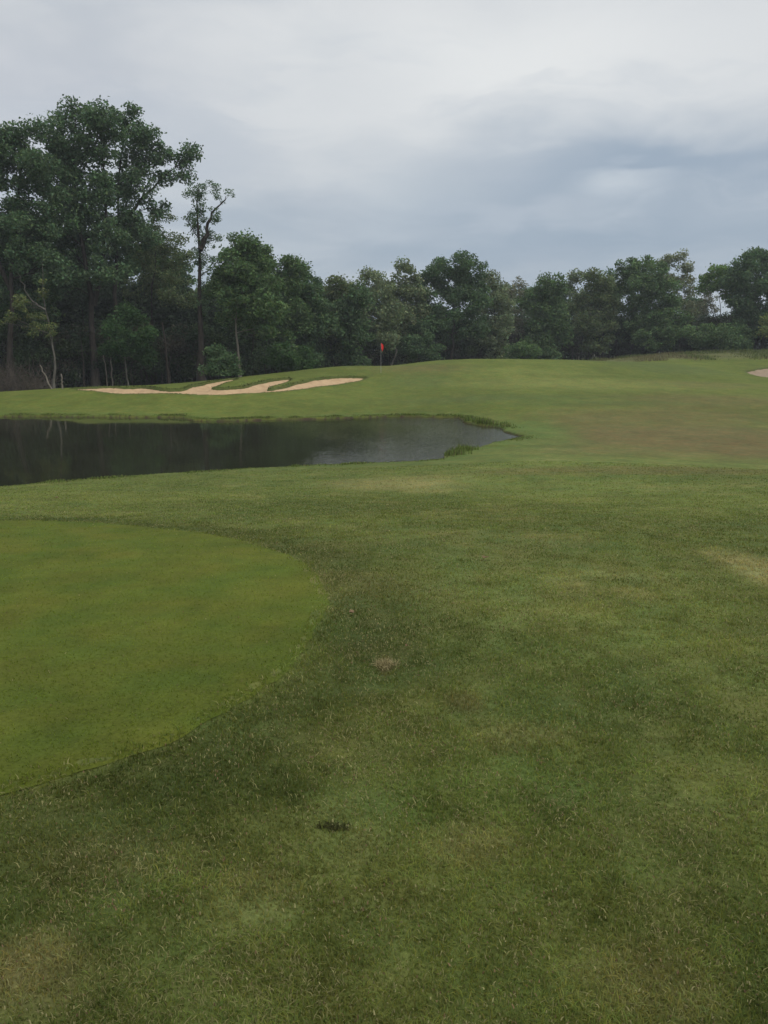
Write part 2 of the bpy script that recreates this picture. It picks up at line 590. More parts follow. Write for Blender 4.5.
g_tint = ground_tint(gx, gy, g_pond, g_bunk)
verts = np.stack([gx, gy, gz], 1)
verts = np.concatenate([verts, [[0, 0, float(H([0.], [0.])[0])]]])
g_tint = np.concatenate([g_tint, g_tint[:1]])
i0 = (np.arange(NR - 1)[:, None] * NA + np.arange(NA)[None])
i1 = (np.arange(NR - 1)[:, None] * NA + (np.arange(NA)[None] + 1) % NA)
quads = np.stack([i0, i0 + NA, i1 + NA, i1], -1).reshape(-1, 4)
tris = np.stack([np.arange(NA), (np.arange(NA) + 1) % NA, np.full(NA, NR * NA)], -1)
ff = np.concatenate([quads.ravel(), tris.ravel()])
ns = np.concatenate([np.full(len(quads), 4), np.full(len(tris), 3)])
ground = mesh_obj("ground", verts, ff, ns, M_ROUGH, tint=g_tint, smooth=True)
tag(ground, kind="structure")


def sheet(name, poly, step, zf, mat, tintf=None, grow=0.0):
    """a fitted sheet inside an outline"""
    x0, y0 = poly.min(0); x1, y1 = poly.max(0)
    X, Y = np.meshgrid(np.arange(x0, x1, step), np.arange(y0, y1, step))
    X = X.ravel() + rng.uniform(-.2, .2, X.size) * step
    Y = Y.ravel() + rng.uniform(-.2, .2, Y.size) * step
    k = sdf(poly, X, Y, 3.0) < -.35 * step
    pts = [Vector(p) for p in poly] + [Vector((a, b)) for a, b in zip(X[k], Y[k])]
    n = len(poly)
    v, e, f, *_ = delaunay_2d_cdt(pts, [(i, (i + 1) % n) for i in range(n)], [], 1, 1e-5)
    P = np.array([(a.x, a.y) for a in v])
    z = zf(P[:, 0], P[:, 1])
    F = np.array([t for t in f if len(t) == 3], np.int32)
    vv = np.column_stack([P, z])
    a, b, c = vv[F[:, 0]], vv[F[:, 1]], vv[F[:, 2]]
    flip = np.cross(b - a, c - a)[:, 2] < 0
    F[flip] = F[flip][:, ::-1]
    return mesh_obj(name, vv, F, 3, mat, tint=tintf(P[:, 0], P[:, 1]) if tintf else None, smooth=True)


def tee_tint(x, y):
    n1 = fbm(x * .5, y * .35, 71, 4)
    n2 = fbm(x * 2.2, y * 1.6, 75, 4)
    b = np.array((.078, .100, .014)) * np.ones((len(x), 1)) * (.78 + .44 * n1)[:, None]
    b = b + (np.array((.098, .116, .018)) - b) * (.75 * sstep(.45, .72, n2))[:, None]
    b = b + (np.array((.060, .084, .012)) - b) * (.6 * sstep(.48, .25, n2))[:, None]
    return b


tee = sheet("tee_turf", TEE, .09, lambda x, y: H(x, y) + .006, M_TEE, tee_tint)
tag(tee, kind="structure")


def sand_z(x, y):
    s = np.minimum(sdf(BUNK, x, y, 4.0), sdf(BUNK2, x, y, 4.0))
    return H0(x, y) + .05 * (fbm(x * .35, y * .35, 40, 3) - .5) - .05 - .20 * sstep(0, .5, -s) + .04 * (fbm(x * 1.3, y * 1.3, 91, 3) - .5)


bk = sheet("sand_bunker", BUNK, .16, sand_z, M_SAND)
tag(bk, "long tan sand bunker with three fingers cut into the bank above the pond", "bunker")
bk2 = sheet("sand_bunker", BUNK2, .2, sand_z, M_SAND2)
tag(bk2, "small brownish sand bunker below the rank grass bank at the photo's edge", "bunker")

# ------------------------------------------------------------------ water
m, nt, out = new_mat("pond_water")
L = nt.links.new
tc = node(nt, "ShaderNodeTexCoord")
mp = node(nt, "ShaderNodeMapping"); mp.inputs["Scale"].default_value = (1.0, .5, 1)
n1 = node(nt, "ShaderNodeTexNoise"); n1.inputs["Scale"].default_value = 1.6; n1.inputs["Detail"].default_value = 4
bp = node(nt, "ShaderNodeBump"); bp.inputs["Strength"].default_value = .035; bp.inputs["Distance"].default_value = .06
b = node(nt, "ShaderNodeBsdfPrincipled")
n2 = node(nt, "ShaderNodeTexNoise"); n2.inputs["Scale"].default_value = .35; n2.inputs["Detail"].default_value = 5
cr = node(nt, "ShaderNodeValToRGB")
cr.color_ramp.elements[0].position = .4; cr.color_ramp.elements[1].position = .75
cr.color_ramp.elements[0].color = (.018, .019, .011, 1); cr.color_ramp.elements[1].color = (.030, .034, .020, 1)
b.inputs["Roughness"].default_value = .05
b.inputs["IOR"].default_value = 1.33
L(tc.outputs["Object"], mp.inputs[0]); L(mp.outputs[0], n1.inputs["Vector"]); L(mp.outputs[0], n2.inputs["Vector"])
n3 = node(nt, "ShaderNodeTexNoise"); n3.inputs["Scale"].default_value = 7.0; n3.inputs["Detail"].default_value = 3
sx = node(nt, "ShaderNodeSeparateXYZ")
n4 = node(nt, "ShaderNodeTexNoise"); n4.inputs["Scale"].default_value = .30; n4.inputs["Detail"].default_value = 4
ad = node(nt, "ShaderNodeMath", operation='MULTIPLY_ADD'); ad.inputs[1].default_value = 9.0
mr = node(nt, "ShaderNodeMapRange"); mr.interpolation_type = 'SMOOTHSTEP'
for i_, v_ in enumerate((-3.5, 11.0, .0, .40)): mr.inputs[i_ + 1].default_value = v_
bp2 = node(nt, "ShaderNodeBump"); bp2.inputs["Distance"].default_value = .06
L(tc.outputs["Object"], sx.inputs[0]); L(tc.outputs["Object"], n3.inputs["Vector"]); L(mp.outputs[0], n4.inputs["Vector"])
L(n4.outputs[0], ad.inputs[0]); L(sx.outputs[0], ad.inputs[2]); L(ad.outputs[0], mr.inputs[0]); L(mr.outputs[0], bp2.inputs["Strength"])
L(n3.outputs[0], bp2.inputs["Height"]); L(bp.outputs[0], bp2.inputs["Normal"])
L(n1.outputs[0], bp.inputs["Height"]); L(bp2.outputs[0], b.inputs["Normal"])
L(n2.outputs[0], cr.inputs[0]); L(cr.outputs[0], b.inputs["Base Color"]); L(b.outputs[0], out.inputs[0])
M_WATER = m
px0, py0 = POND.min(0) - .3
px1, py1 = POND.max(0) + .3
# the sheet runs a hand's breadth under the banks
outw = smooth_poly(POND[::2], 1)
cen = POND.mean(0)
nrm = np.roll(POND, -1, 0) - np.roll(POND, 1, 0)
nrm = np.stack([-nrm[:, 1], nrm[:, 0]], 1) / (np.linalg.norm(nrm, axis=1)[:, None] + 1e-9)
test = sdf(POND, *(POND + nrm * .05).T)
nrm[test < 0] *= -1
POUT = POND + nrm * .25
water = sheet("pond_water", POUT, 1.5, lambda x, y: np.full(len(x), WATER), M_WATER)
tag(water, kind="structure")

# ------------------------------------------------------------------ grass (nobody could count it)
def blades(name, x, y, z, h, w, tint, mat, seg=2, lean=.5):
    n = len(x)
    az = rng.uniform(0, 2 * math.pi, n)
    face = rng.uniform(0, 2 * math.pi, n)
    ln = np.minimum(np.abs(rng.normal(0, lean, n)), max(1.7, lean))
    d = np.stack([np.cos(az), np.sin(az)], 1)
    s = np.stack([np.cos(face), np.sin(face)], 1) * (w * .5)[:, None]
    base = np.stack([x, y, z], 1)
    mid = base.copy(); mid[:, :2] += d * (ln * h * .35)[:, None]; mid[:, 2] += h * .6 / np.sqrt(1 + ln ** 2 * .3)
    tip = base.copy(); tip[:, :2] += d * (ln * h * 1.0)[:, None]; tip[:, 2] += h / np.sqrt(1 + ln ** 2)
    o = np.zeros((n, 3)); o[:, :2] = s
    base = base - np.array([0, 0, .006])
    V = np.stack([base - o, base + o, mid + o * .8, mid - o * .8, tip], 1).reshape(-1, 3)
    i = np.arange(n)[:, None] * 5
    q = (i + np.array([0, 1, 2, 3])).astype(np.int32)
    t = (i + np.array([3, 2, 4])).astype(np.int32)
    F = np.concatenate([q.ravel(), t.ravel()])
    N = np.concatenate([np.full(n, 4), np.full(n, 3)])
    return mesh_obj(name, V, F, N, mat, tint=np.repeat(tint, 5, 0))


def blade_tint(x, y, straw, amt=1.0):
    b = ground_tint(x, y)
    n = len(x)
    f = rng.uniform(1.25, 2.0, n)[:, None]
    b = b * (.58 + .84 * fbm(x * 13, y * 13, 61, 3))[:, None] * (.75 + .5 * fbm(x * 3.2, y * 3.2, 63, 3))[:, None]
    b = b * f * np.stack([rng.uniform(.85, 1.2, n), np.ones(n), rng.uniform(.7, 1.1, n)], 1)
    k = rng.uniform(0, 1, n) < straw
    b[k] = np.array((.29, .275, .12)) * rng.uniform(.6, 1.35, (k.sum(), 1))
    return b


NB = 700000
r_ = np.exp(rng.uniform(math.log(1.15), math.log(24), NB))
a_ = np.where(rng.uniform(0, 1, NB) < .80, rng.uniform(-.60, .60, NB), np.sign(rng.uniform(-1, 1, NB)) * (.60 + .75 * rng.uniform(0, 1, NB) ** 1.3))
bx, by = np.sin(a_) * r_, np.cos(a_) * r_
st_ = sdf(TEE, bx, by, 3.0)
k = (st_ > .03 - .13 * rng.uniform(0, 1, NB) ** 2) & (sdf(POND, bx, by) > .05)
cl = fbm(bx * 6, by * 6, 21, 3)
k &= (cl + rng.uniform(-.3, .3, NB)) > .22
bx, by, br, st_, cl = bx[k], by[k], r_[k], st_[k], cl[k]
bz = H(bx, by)
dryn = fbm(bx * 2.3, by * 2.3, 33, 4)
straw = np.clip(.08 + .22 * sstep(.50, .72, dryn), 0, 1)
bh = (.011 + .018 * rng.uniform(0, 1, len(bx)) ** 1.5) * (.6 + .9 * cl) * (1 + .35 * np.exp(-(st_ / .12) ** 2))
bw = .0016 + .0009 * br
bh = np.where(rng.uniform(0, 1, len(bh)) < .5, bh * .9, bh * .65)
rough = blades("rough_grass", bx, by, bz, bh, bw, blade_tint(bx, by, straw), M_BLADE, lean=1.7)
tag(rough, "short rough grass with straw flecks round the mown tee", "grass", kind="stuff")

# cut stems and dead bits lying among the blades
NC = 44000
r_ = np.exp(rng.uniform(math.log(1.2), math.log(14), NC))
a_ = rng.uniform(-.9, .9, NC)
cx_, cy_ = np.sin(a_) * r_, np.cos(a_) * r_
k = (sdf(POND, cx_, cy_) > .2) & ((sdf(TEE, cx_, cy_, 3.0) > 0) | (rng.uniform(0, 1, NC) < .05)) & (rng.uniform(0, 1, NC) < 2.6 * (fbm(cx_ * 4.5, cy_ * 4.5, 37, 4) - .34))
cx_, cy_, r_ = cx_[k], cy_[k], r_[k]
ct = np.where(rng.uniform(0, 1, (len(cx_), 1)) < .75, np.array([[.34, .31, .15]]), np.array([[.26, .17, .10]])) * rng.uniform(.55, 1.3, (len(cx_), 1))
o = blades("grass_clippings", cx_, cy_, H(cx_, cy_) + rng.uniform(.010, .022, len(cx_)), rng.uniform(.0012, .0032, len(cx_)), .0022 + .0009 * r_, ct, M_BLADE, lean=4.0)
tag(o, "pale dry clippings and dead bits scattered through the rough", "grass clippings", kind="stuff")

NT = 60000
r_ = np.exp(rng.uniform(math.log(2.2), math.log(14), NT))
a_ = rng.uniform(-.65, .15, NT)
tx, ty = np.sin(a_) * r_, np.cos(a_) * r_
k = sdf(TEE, tx, ty, 3.0) < -.01
tx, ty, tr = tx[k], ty[k], r_[k]
tt = tee_tint(tx, ty) * rng.uniform(1.5, 2.5, (len(tx), 1))
q = rng.uniform(0, 1, len(tx)) < .03
tt[q] = np.array((.27, .24, .11)) * rng.uniform(.7, 1.1, (q.sum(), 1))
o = blades("tee_grass", tx, ty, H(tx, ty) + .006, rng.uniform(.006, .013, len(tx)), .0016 + .0008 * tr, tt, M_BLADE, lean=2.4)
tag(o, "close mown yellow green grass of the tee", "grass", kind="stuff")

# long grass on the pond's banks
seg = np.roll(POND, -1, 0) - POND
ln_ = np.linalg.norm(seg, axis=1)
vis = (np.abs(POND[:, 0]) < .62 * POND[:, 1] + 3)
pr = ln_ * vis
NS = 16000
idx = rng.choice(len(POND), NS, p=pr / pr.sum())
t_ = rng.uniform(0, 1, NS)
P = POND[idx] + seg[idx] * t_[:, None]
off = np.abs(rng.normal(0, .32, NS)) + .06
P = P + nrm[idx] * off[:, None]
clp = fbm(P[:, 0] * 1.1, P[:, 1] * 1.1, 51, 3)
tuft = patch(P[:, 0], P[:, 1], *WZ(465, 454, WATER)[:2], 1.1, 1.0, .5, 4) + patch(P[:, 0], P[:, 1], *WZ(482, 425, WATER)[:2], 1.9, 2.4, .6, 5)
far_side = P[:, 1] > 36
keep = (clp + rng.uniform(-.15, .15, NS)) > np.where(far_side | (tuft > .3), .38, .50)
P, clp, off, tuft, far_side = P[keep], clp[keep], off[keep], tuft[keep], far_side[keep]
hh = np.where(far_side, .03 + .11 * sstep(.45, .72, clp), .03 + .05 * sstep(.5, .75, clp)) * np.exp(-off * .7) * rng.uniform(.5, 1.2, len(P)) + .28 * np.clip(tuft, 0, 1) * rng.uniform(.3, 1, len(P))
tb = np.array((.145, .195, .050)) * rng.uniform(.55, 1.35, (len(P), 1))
q = rng.uniform(0, 1, len(P)) < .12
tb[q] = np.array((.19, .16, .08)) * rng.uniform(.6, 1.2, (q.sum(), 1))
o = blades("bank_grass", P[:, 0], P[:, 1], H(P[:, 0], P[:, 1]), hh, np.full(len(P), .03), tb, M_BLADE, lean=.45)
tag(o, "longer green grass fringing the banks of the pond", "grass", kind="stuff")

# ragged grass round the sand
sb_ = np.roll(BUNK, -1, 0) - BUNK
lb_ = np.linalg.norm(sb_, axis=1)
NF = 4500
idx = rng.choice(len(BUNK), NF, p=lb_ / lb_.sum())
nb_ = np.stack([sb_[:, 1], -sb_[:, 0]], 1) / (lb_[:, None] + 1e-9)
nb_[sdf(BUNK, *(BUNK + .5 * sb_ + nb_ * .04).T) < 0] *= -1
P = BUNK[idx] + sb_[idx] * rng.uniform(0, 1, NF)[:, None] + nb_[idx] * (np.abs(rng.normal(0, .16, NF)) - .04)[:, None]
keep = (fbm(P[:, 0] * 1.5, P[:, 1] * 1.5, 57, 3) + rng.uniform(-.2, .2, NF)) > .42
P, up_ = P[keep], nb_[idx][keep][:, 1] > 0
fb = np.array((.085, .110, .034)) * rng.uniform(.6, 1.3, (len(P), 1))
o = blades("bunker_fringe_grass", P[:, 0], P[:, 1], H(P[:, 0], P[:, 1]), np.where(up_, .10, .03) * rng.uniform(.4, 1.2, len(P)), np.full(len(P), .03), fb, M_BLADE, lean=.7)
tag(o, "ragged longer grass hanging over the sand bunker's lips", "grass", kind="stuff")

# rank grass bank behind the green
NK = 26000
kx = rng.uniform(17, 75, NK)
ky = rng.uniform(86, 108, NK) - .02 * kx
cl = fbm(kx * .35, ky * .35, 81, 4)
k = ((cl + rng.uniform(-.1, .1, NK)) > .45) & (kx > 20 + 3 * fbm(ky * .4, kx * 0, 5, 2)) & (kx < .68 * ky)
kx, ky, cl = kx[k], ky[k], cl[k]
kc = np.array((.135, .165, .058)) * rng.uniform(.6, 1.3, (len(kx), 1))
q = fbm(kx * .25, ky * .25, 85, 3) > .52
kc[q] = np.array((.20, .18, .092)) * rng.uniform(.6, 1.2, (q.sum(), 1))
o = blades("rank_grass", kx, ky, H(kx, ky), (.08 + .38 * sstep(.45, .75, cl)) * rng.uniform(.5, 1.1, len(kx)), np.full(len(kx), .07), kc, M_BLADE, lean=.5)
tag(o, "rank unmown tan and green grass on the rise behind the green", "grass", kind="stuff")

# ------------------------------------------------------------------ trees
GREENS = {
    'dark': (.030, .058, .026), 'mid': (.040, .072, .028), 'cotton': (.036, .066, .034), 'sage': (.078, .100, .056), 'pale': (.105, .120, .072),
    'olive': (.056, .076, .034), 'bright': (.058, .105, .026), 'yellow': (.095, .120, .034), 'grey': (.085, .085, .062), 'deep': (.022, .046, .024)}
GREENS = {k_: tuple((q_ * .68 + g_ * .32) * m_ for q_, g_, m_ in zip(v_, (.050, .070, .037), (2.45, 2.4, 2.3))) for k_, v_ in GREENS.items()}


def crown_points(blobs, rc, cover, L, aspect, shell=.45, dens=1.0):
    """clumps spread through every lobe of the crown; leaves through every clump"""
    cs, cr_, ci = [], [], []
    for bi, (c, rx, ry, rz) in enumerate(blobs):
        n = max(2, int(round(dens * 4.6 * (rx * rz) / (rc * rc) * (.6 + .4 * ry / max(rx, .1)))))
        u = rng.normal(size=(n, 3))
        u /= np.linalg.norm(u, axis=1)[:, None]
        rr = (shell + (1 - shell) * rng.uniform(0, 1, n)) ** .7
        p = c + u * rr[:, None] * np.array([rx, ry, rz])
        cs.append(p); cr_.append(rc * rng.uniform(.55, 1.25, n)); ci.append(np.full(n, bi))
    cs, cr_, ci = np.concatenate(cs), np.concatenate(cr_), np.concatenate(ci)
    pts, tn = [], []
    for c, r in zip(cs, cr_):
        n = max(6, int(2.0 * cover * math.pi * r * r / (.5 * L * L * aspect)))
        u = rng.normal(size=(n, 3))
        u /= np.linalg.norm(u, axis=1)[:, None]
        p = c + u * (r * rng.uniform(0, 1, n) ** .45 * (1 + .38 * (rng.uniform(0, 1, n) < .12)))[:, None] * np.array([1, 1, .72])
        pts.append(p)
        tn.append(np.full(n, rng.uniform(.85, 1.18)))
    return np.concatenate(pts), np.concatenate(tn), cs, ci


def crown_mesh(parent, loc, pts, tn, col, L, aspect, name="crown", mat=None):
    V = leaf_cards(pts, L, L * aspect)
    n = len(pts)
    c = np.array(col) * tn[:, None] * rng.uniform(.7, 1.35, (n, 1)) * np.stack([rng.uniform(.85, 1.2, n), np.ones(n), rng.uniform(.8, 1.15, n)], 1)
    return mesh_obj(name, V, np.arange(n * 4), 4, mat or M_LEAF, parent, tint=np.repeat(c, 4, 0), loc=loc)


def bent(a, b, k=6, wob=.06, sag=0.0):
    a, b = np.asarray(a, float), np.asarray(b, float)
    t = np.linspace(0, 1, k)[:, None]
    Lh = np.linalg.norm(b - a)
    p = a * (1 - t) + b * t
    w = rng.normal(0, wob * Lh, (k, 3)) * np.sin(math.pi * t)
    w[:, 2] *= .3
    p = p + w
    p[:, 2] += sag * Lh * np.sin(math.pi * t[:, 0])
    return p


def ground_z(x, y):
    return float(H([x], [y])[0])


def tree(label, Y, base_px, blobs_px, col='mid', r0=.28, bark=None, stems=None, L=.20, aspect=.62, rc=1.0, cover=1.15, dens=1.0, shell=.45, twigs=True, name="tree", cat="tree", group=None, deep=.75, fill=1.12, tinge=None, tbark=None):
    """blobs_px: (px, py, rx, ry) lobes of the crown as the photo shows them, at depth Y with real depth of their own"""
    L *= 1.3
    k = Y / FPX
    bx = W(base_px, 380, Y)[0]
    bz = ground_z(bx, Y)
    loc = np.array([bx, Y, bz])
    root = empty(name, loc)
    tag(root, label, cat, group)
    bl = []
    if Y > 93:
        fill, dens = fill * 1.1, dens * 1.12
    for px, py, rx, ry in blobs_px:
        dy = rng.uniform(-1, 1) * rx * k * .8
        c = W(px, py, Y + dy)
        bl.append((c, rx * k * fill, max(rx, .6 * ry) * k * deep, ry * k * fill))
    pts, tn, cs, ci = crown_points(bl, rc, cover, L, aspect, shell, dens)
    kp = pts[:, 2] > bz + .25
    crown_mesh(root, loc, pts[kp], tn[kp], tinge or GREENS[col], L, aspect)
    tb = Tubes()
    # stems: lists of photo points each rising from the base; default one stem to the highest lobe
    if stems is None:
        top = min(blobs_px, key=lambda q: q[1])
        stems = [[(base_px, None), (.5 * (base_px + top[0]) + rng.uniform(-3, 3), None), (top[0], top[1] + .3 * top[3])]]
    nodes = []
    for si, stp in enumerate(stems):
        P = []
        for q in stp:
            if q[1] is None:
                P.append(None)
            else:
                P.append(W(q[0], q[1], Y + rng.uniform(-.3, .3)))
        if P[0] is None:
            P[0] = loc + np.array([0, 0, -.25])
        zt = P[-1][2]
        for j in range(1, len(P) - 1):
            if P[j] is None:
                f = j / (len(P) - 1)
                z = P[0][2] + (zt - P[0][2]) * f
                P[j] = np.array([(stp[j][0] - 384) * k, Y + rng.uniform(-.4, .4), z])
        P = np.array(P)
        # resample
        d = np.concatenate([[0], np.cumsum(np.linalg.norm(np.diff(P, axis=0), axis=1))])
        s = np.linspace(0, d[-1], 12)
        Q = np.stack([np.interp(s, d, P[:, j]) for j in range(3)], 1)
        Q[1:-1, :2] += rng.normal(0, .10, (10, 2)) * min(1, r0 * 4)
        rr0 = r0 if si == 0 else r0 * .72
        rr = rr0 * .8 * (1 - .90 * (s / d[-1]) ** .8)
        if si == 0:
            rr[0] *= 1.45
            rr[1] *= 1.06
        tb.add(Q, rr, 8)
        nodes += [(q_, r_) for q_, r_ in zip(Q, rr)]
    NP = np.array([q_ for q_, _ in nodes]); NRr = np.array([r_ for _, r_ in nodes])
    for bi, (c, rx, ry, rz) in enumerate(bl):
        # limb from a lower place on the stems
        tgt = c + np.array([0, 0, -.2 * rz])
        dd = np.linalg.norm((NP - tgt) * np.array([1, 1, .8]), axis=1) + np.where(NP[:, 2] > tgt[2] - .15 * np.linalg.norm((NP - tgt)[:, :2], axis=1), 6, 0)
        j = int(np.argmin(dd))
        rl = min(NRr[j] * .5, .03 + .02 * rx)
        pth = bent(NP[j], tgt, 6, .05, .04)
        tb.add(pth, np.linspace(rl, rl * .35, 6), 6)
        if twigs:
            for cc in cs[ci == bi][::2]:
                j2 = rng.integers(2, 6)
                tb.add(bent(pth[j2], cc, 4, .06), np.linspace(rl * .38, .012, 4), 4)
    tb.build("trunk", bark or M_BARK, root, loc)
    return root


def auto(cx, top, bot, hw, n=9, sz=.46):
    bot, n, hw = bot + 18, n + 4, hw * 1.12
    """lobes filling an uneven crown"""
    out = [(cx + rng.uniform(-.25, .25) * hw, top + sz * hw * .8, sz * hw, sz * hw * .8)]
    hh = (bot - top) / 2
    cy = (bot + top) / 2
    for i in range(n):
        a = i * 2.4 + rng.uniform(-.4, .4)
        q = math.sqrt((i + .6) / n)
        x = cx + math.cos(a) * q * (hw - sz * hw * .6)
        y = cy + math.sin(a) * q * (hh - sz * hw * .5)
        s = sz * hw * rng.uniform(.7, 1.2)
        out.append((x, y, s, s * rng.uniform(.7, .95)))
    return out


# --- big trees of the near wood
tree("tallest dark green tree with a forked trunk and broad high crown", 68, 95,
     [(75, 119, 19, 13), (98, 114, 17, 9), (60, 133, 12, 12), (68, 150, 20, 18), (58, 182, 18, 20), (84, 168, 20, 18), (103, 142, 15, 20), (80, 207, 22, 16), (57, 226, 18, 14), (104, 190, 13, 13), (75, 252, 24, 14), (112, 236, 14, 15), (100, 272, 22, 11), (60, 280, 20, 14), (90, 230, 16, 14), (68, 204, 14, 12), (92, 206, 14, 12)],
     'cotton', .42, stems=[[(95, None), (94, 345), (92, 300), (84, 262), (76, 210), (74, 150), (76, 118)], [(94, 306), (103, 268), (106, 225), (103, 170), (100, 120)]], L=.21, rc=.95, cover=.95, dens=1.05)
tree("tall cottonwood with a single straight trunk and a leafy bough reaching over open sky", 73, 119,
     [(122, 112, 14, 8), (130, 130, 17, 14), (146, 152, 15, 12), (138, 180, 15, 11), (181, 157, 11, 12), (186, 170, 7, 8), (166, 172, 10, 7), (119, 208, 13, 18), (154, 205, 13, 10), (116, 262, 20, 14), (140, 236, 16, 12), (128, 160, 12, 12), (132, 222, 14, 12), (124, 240, 14, 12), (116, 186, 13, 12)],
     'cotton', .36, stems=[[(119, None), (118, 330), (117, 250), (119, 180), (122, 115)], [(118, 230), (140, 200), (163, 178), (183, 160)]], L=.22, rc=.9, cover=.95, dens=.95)
tree("broad green tree at the wood's outer end with a domed crown lower than the tallest", 65, 8,
     [(28, 133, 16, 10), (8, 134, 12, 9), (-18, 150, 26, 22), (40, 160, 15, 16), (12, 168, 26, 22), (36, 196, 20, 20), (-12, 205, 34, 28), (22, 232, 30, 20), (-10, 260, 32, 24), (38, 268, 22, 18), (10, 292, 28, 16), (-70, 190, 40, 40), (-60, 250, 40, 40)],
     'cotton', .36, stems=[[(8, None), (12, 320), (14, 250), (20, 190), (26, 135)], [(11, 290), (-10, 240), (-18, 170)]], L=.20, rc=.95, cover=1.0, dens=1.0)
tree("ivy-clad tree with a thick dark stem and thin feathery top against the sky", 66, 202,
     [(197, 205, 7, 10), (198, 218, 8, 10), (199, 234, 8, 11), (200, 250, 7, 11), (201, 268, 7, 11), (201, 288, 6, 12), (202, 308, 6, 12), (204, 188, 14, 7), (194, 194, 8, 8), (221, 200, 7, 5), (229, 195, 5, 4), (212, 214, 9, 8), (213, 238, 11, 10), (189, 222, 6, 8), (216, 258, 8, 6)],
     'cotton', .40, stems=[[(202, None), (201, 320), (199, 260), (197, 215), (199, 184)], [(200, 250), (211, 215), (226, 196)]], L=.125, rc=.42, cover=.55, dens=.62, fill=1.0)
tree("thin yellowish tree showing sky through its twigs between tall cottonwood and ivy-clad stem", 77, 158,
     [(160, 222, 12, 10), (150, 246, 16, 12), (172, 244, 14, 12), (184, 262, 10, 10), (158, 272, 20, 14), (178, 290, 18, 14), (140, 290, 18, 14)],
     'olive', .20, L=.17, rc=.7, cover=.65, dens=.8)
tree("rounded dark tree on a pale slender trunk beside the longest bunker finger", 66, 240,
     [(243, 242, 14, 9), (230, 254, 14, 11), (258, 258, 16, 12), (240, 272, 22, 15), (268, 276, 13, 13), (222, 284, 14, 14), (250, 298, 24, 15), (228, 310, 16, 14), (272, 306, 14, 14), (262, 326, 14, 10)],
     'mid', .15, bark=M_PALE, L=.19, rc=.9, cover=1.25)
tree("dense green tree sloping down beside the pale-trunked rounded one", 76, 278, auto(281, 254, 345, 24, 11), 'mid', .22, L=.21, rc=.95, cover=1.25)
tree("dark leafy tree whose crown overlaps a small cedar top", 80, 302, auto(302, 270, 352, 22, 10), 'dark', .22, L=.22, rc=1.0, cover=1.25)
tree("small dark cedar with a pointed top between two leafy crowns", 88, 318, [(318, 281, 4, 5), (318, 290, 7, 6), (318, 302, 9, 8), (318, 318, 10, 10)], 'deep', .14, L=.2, rc=.6, cover=1.4)
tree("olive tinted tree beyond the cedar with a rough flat top", 86, 334, auto(334, 277, 352, 20, 9), 'olive', .2, L=.23, rc=1.0, cover=1.1)
tree("dark low tree behind the bunker's upper finger", 84, 350, auto(352, 286, 356, 16, 8), 'dark', .18, L=.23, rc=1.0, cover=1.15)
tree("pale sage tree with a slanting white limb above the red flag", 92, 386,
     [(372, 277, 9, 8), (366, 293, 11, 10), (380, 290, 11, 10), (372, 312, 16, 13), (390, 312, 12, 12), (366, 332, 14, 12), (386, 336, 14, 12)], 'sage', .13, bark=M_BARKG, stems=[[(412, None), (398, 352), (384, 336), (377, 312), (372, 280)]], L=.23, rc=.85, cover=.85)
tree("taller pale sage tree beside the big round dark crown", 96, 402, auto(402, 264, 348, 20, 11), 'sage', .2, L=.25, rc=.95, cover=.9)
tree("big round dark tree, highest in the wood behind the mound", 98, 452,
     [(455, 265, 13, 8), (440, 273, 12, 9), (470, 272, 13, 10), (430, 286, 12, 10), (452, 283, 16, 11), (478, 288, 10, 10), (438, 302, 16, 11), (464, 303, 16, 12), (430, 322, 14, 12), (452, 325, 18, 12), (474, 324, 12, 10)],
     'dark', .26, stems=[[(453, None), (453, 330), (455, 300), (455, 268)]], L=.25, rc=1.0, cover=1.05)
tree("lighter green tree with open branches at the big round tree's shoulder", 102, 494, auto(493, 275, 345, 17, 10), 'sage', .18, L=.25, rc=.85, cover=.75, dens=.9)
tree("thin half-bare tree with greyish twigs", 108, 517, auto(517, 279, 330, 10, 7), 'grey', .13, bark=M_BARKG, L=.2, rc=.6, cover=.4, dens=.8)
tree("medium green flat-topped tree next to a half-bare grey one", 106, 546, auto(546, 277, 345, 20, 11), 'mid', .2, L=.27, rc=1.0, cover=1.0)
tree("slim pale topped tree rising behind darker neighbours", 116, 576, auto(577, 271, 335, 11, 8), 'sage', .14, bark=M_BARKG, L=.25, rc=.75, cover=.6)
tree("round-headed brownish green tree on a bare stem", 108, 598, auto(598, 273, 330, 18, 10), 'olive', .19, L=.27, rc=.95, cover=1.0)
tree("tall tree with a ragged top leaning toward a thin poplar", 110, 627, [(640, 264, 10, 7), (628, 267, 9, 7), (647, 271, 7, 6), (618, 276, 8, 8), (634, 282, 13, 9), (622, 296, 13, 10), (640, 300, 9, 9), (628, 318, 14, 12), (616, 330, 12, 10)], 'mid', .2, L=.27, rc=.85, cover=.85, dens=.9)
tree("dark cone-shaped leafy tree hiding the poplar's foot", 106, 656, [(656, 272, 8, 8), (650, 287, 13, 10), (664, 288, 10, 10), (655, 304, 17, 12), (648, 322, 17, 12), (668, 322, 14, 12), (658, 338, 18, 10)], 'mid', .2, L=.26, rc=.95, cover=1.1)
tree("tall thin poplar with sparse pale leaves and sky between", 114, 676, [(682, 262, 6, 8), (671, 262, 6, 7), (661, 264, 5, 6), (677, 276, 10, 9), (688, 276, 5, 8), (668, 285, 10, 9), (684, 294, 9, 10), (676, 312, 12, 12), (690, 312, 8, 9)], 'pale', .15, bark=M_BARKG, L=.24, rc=.65, cover=.55, dens=.9)
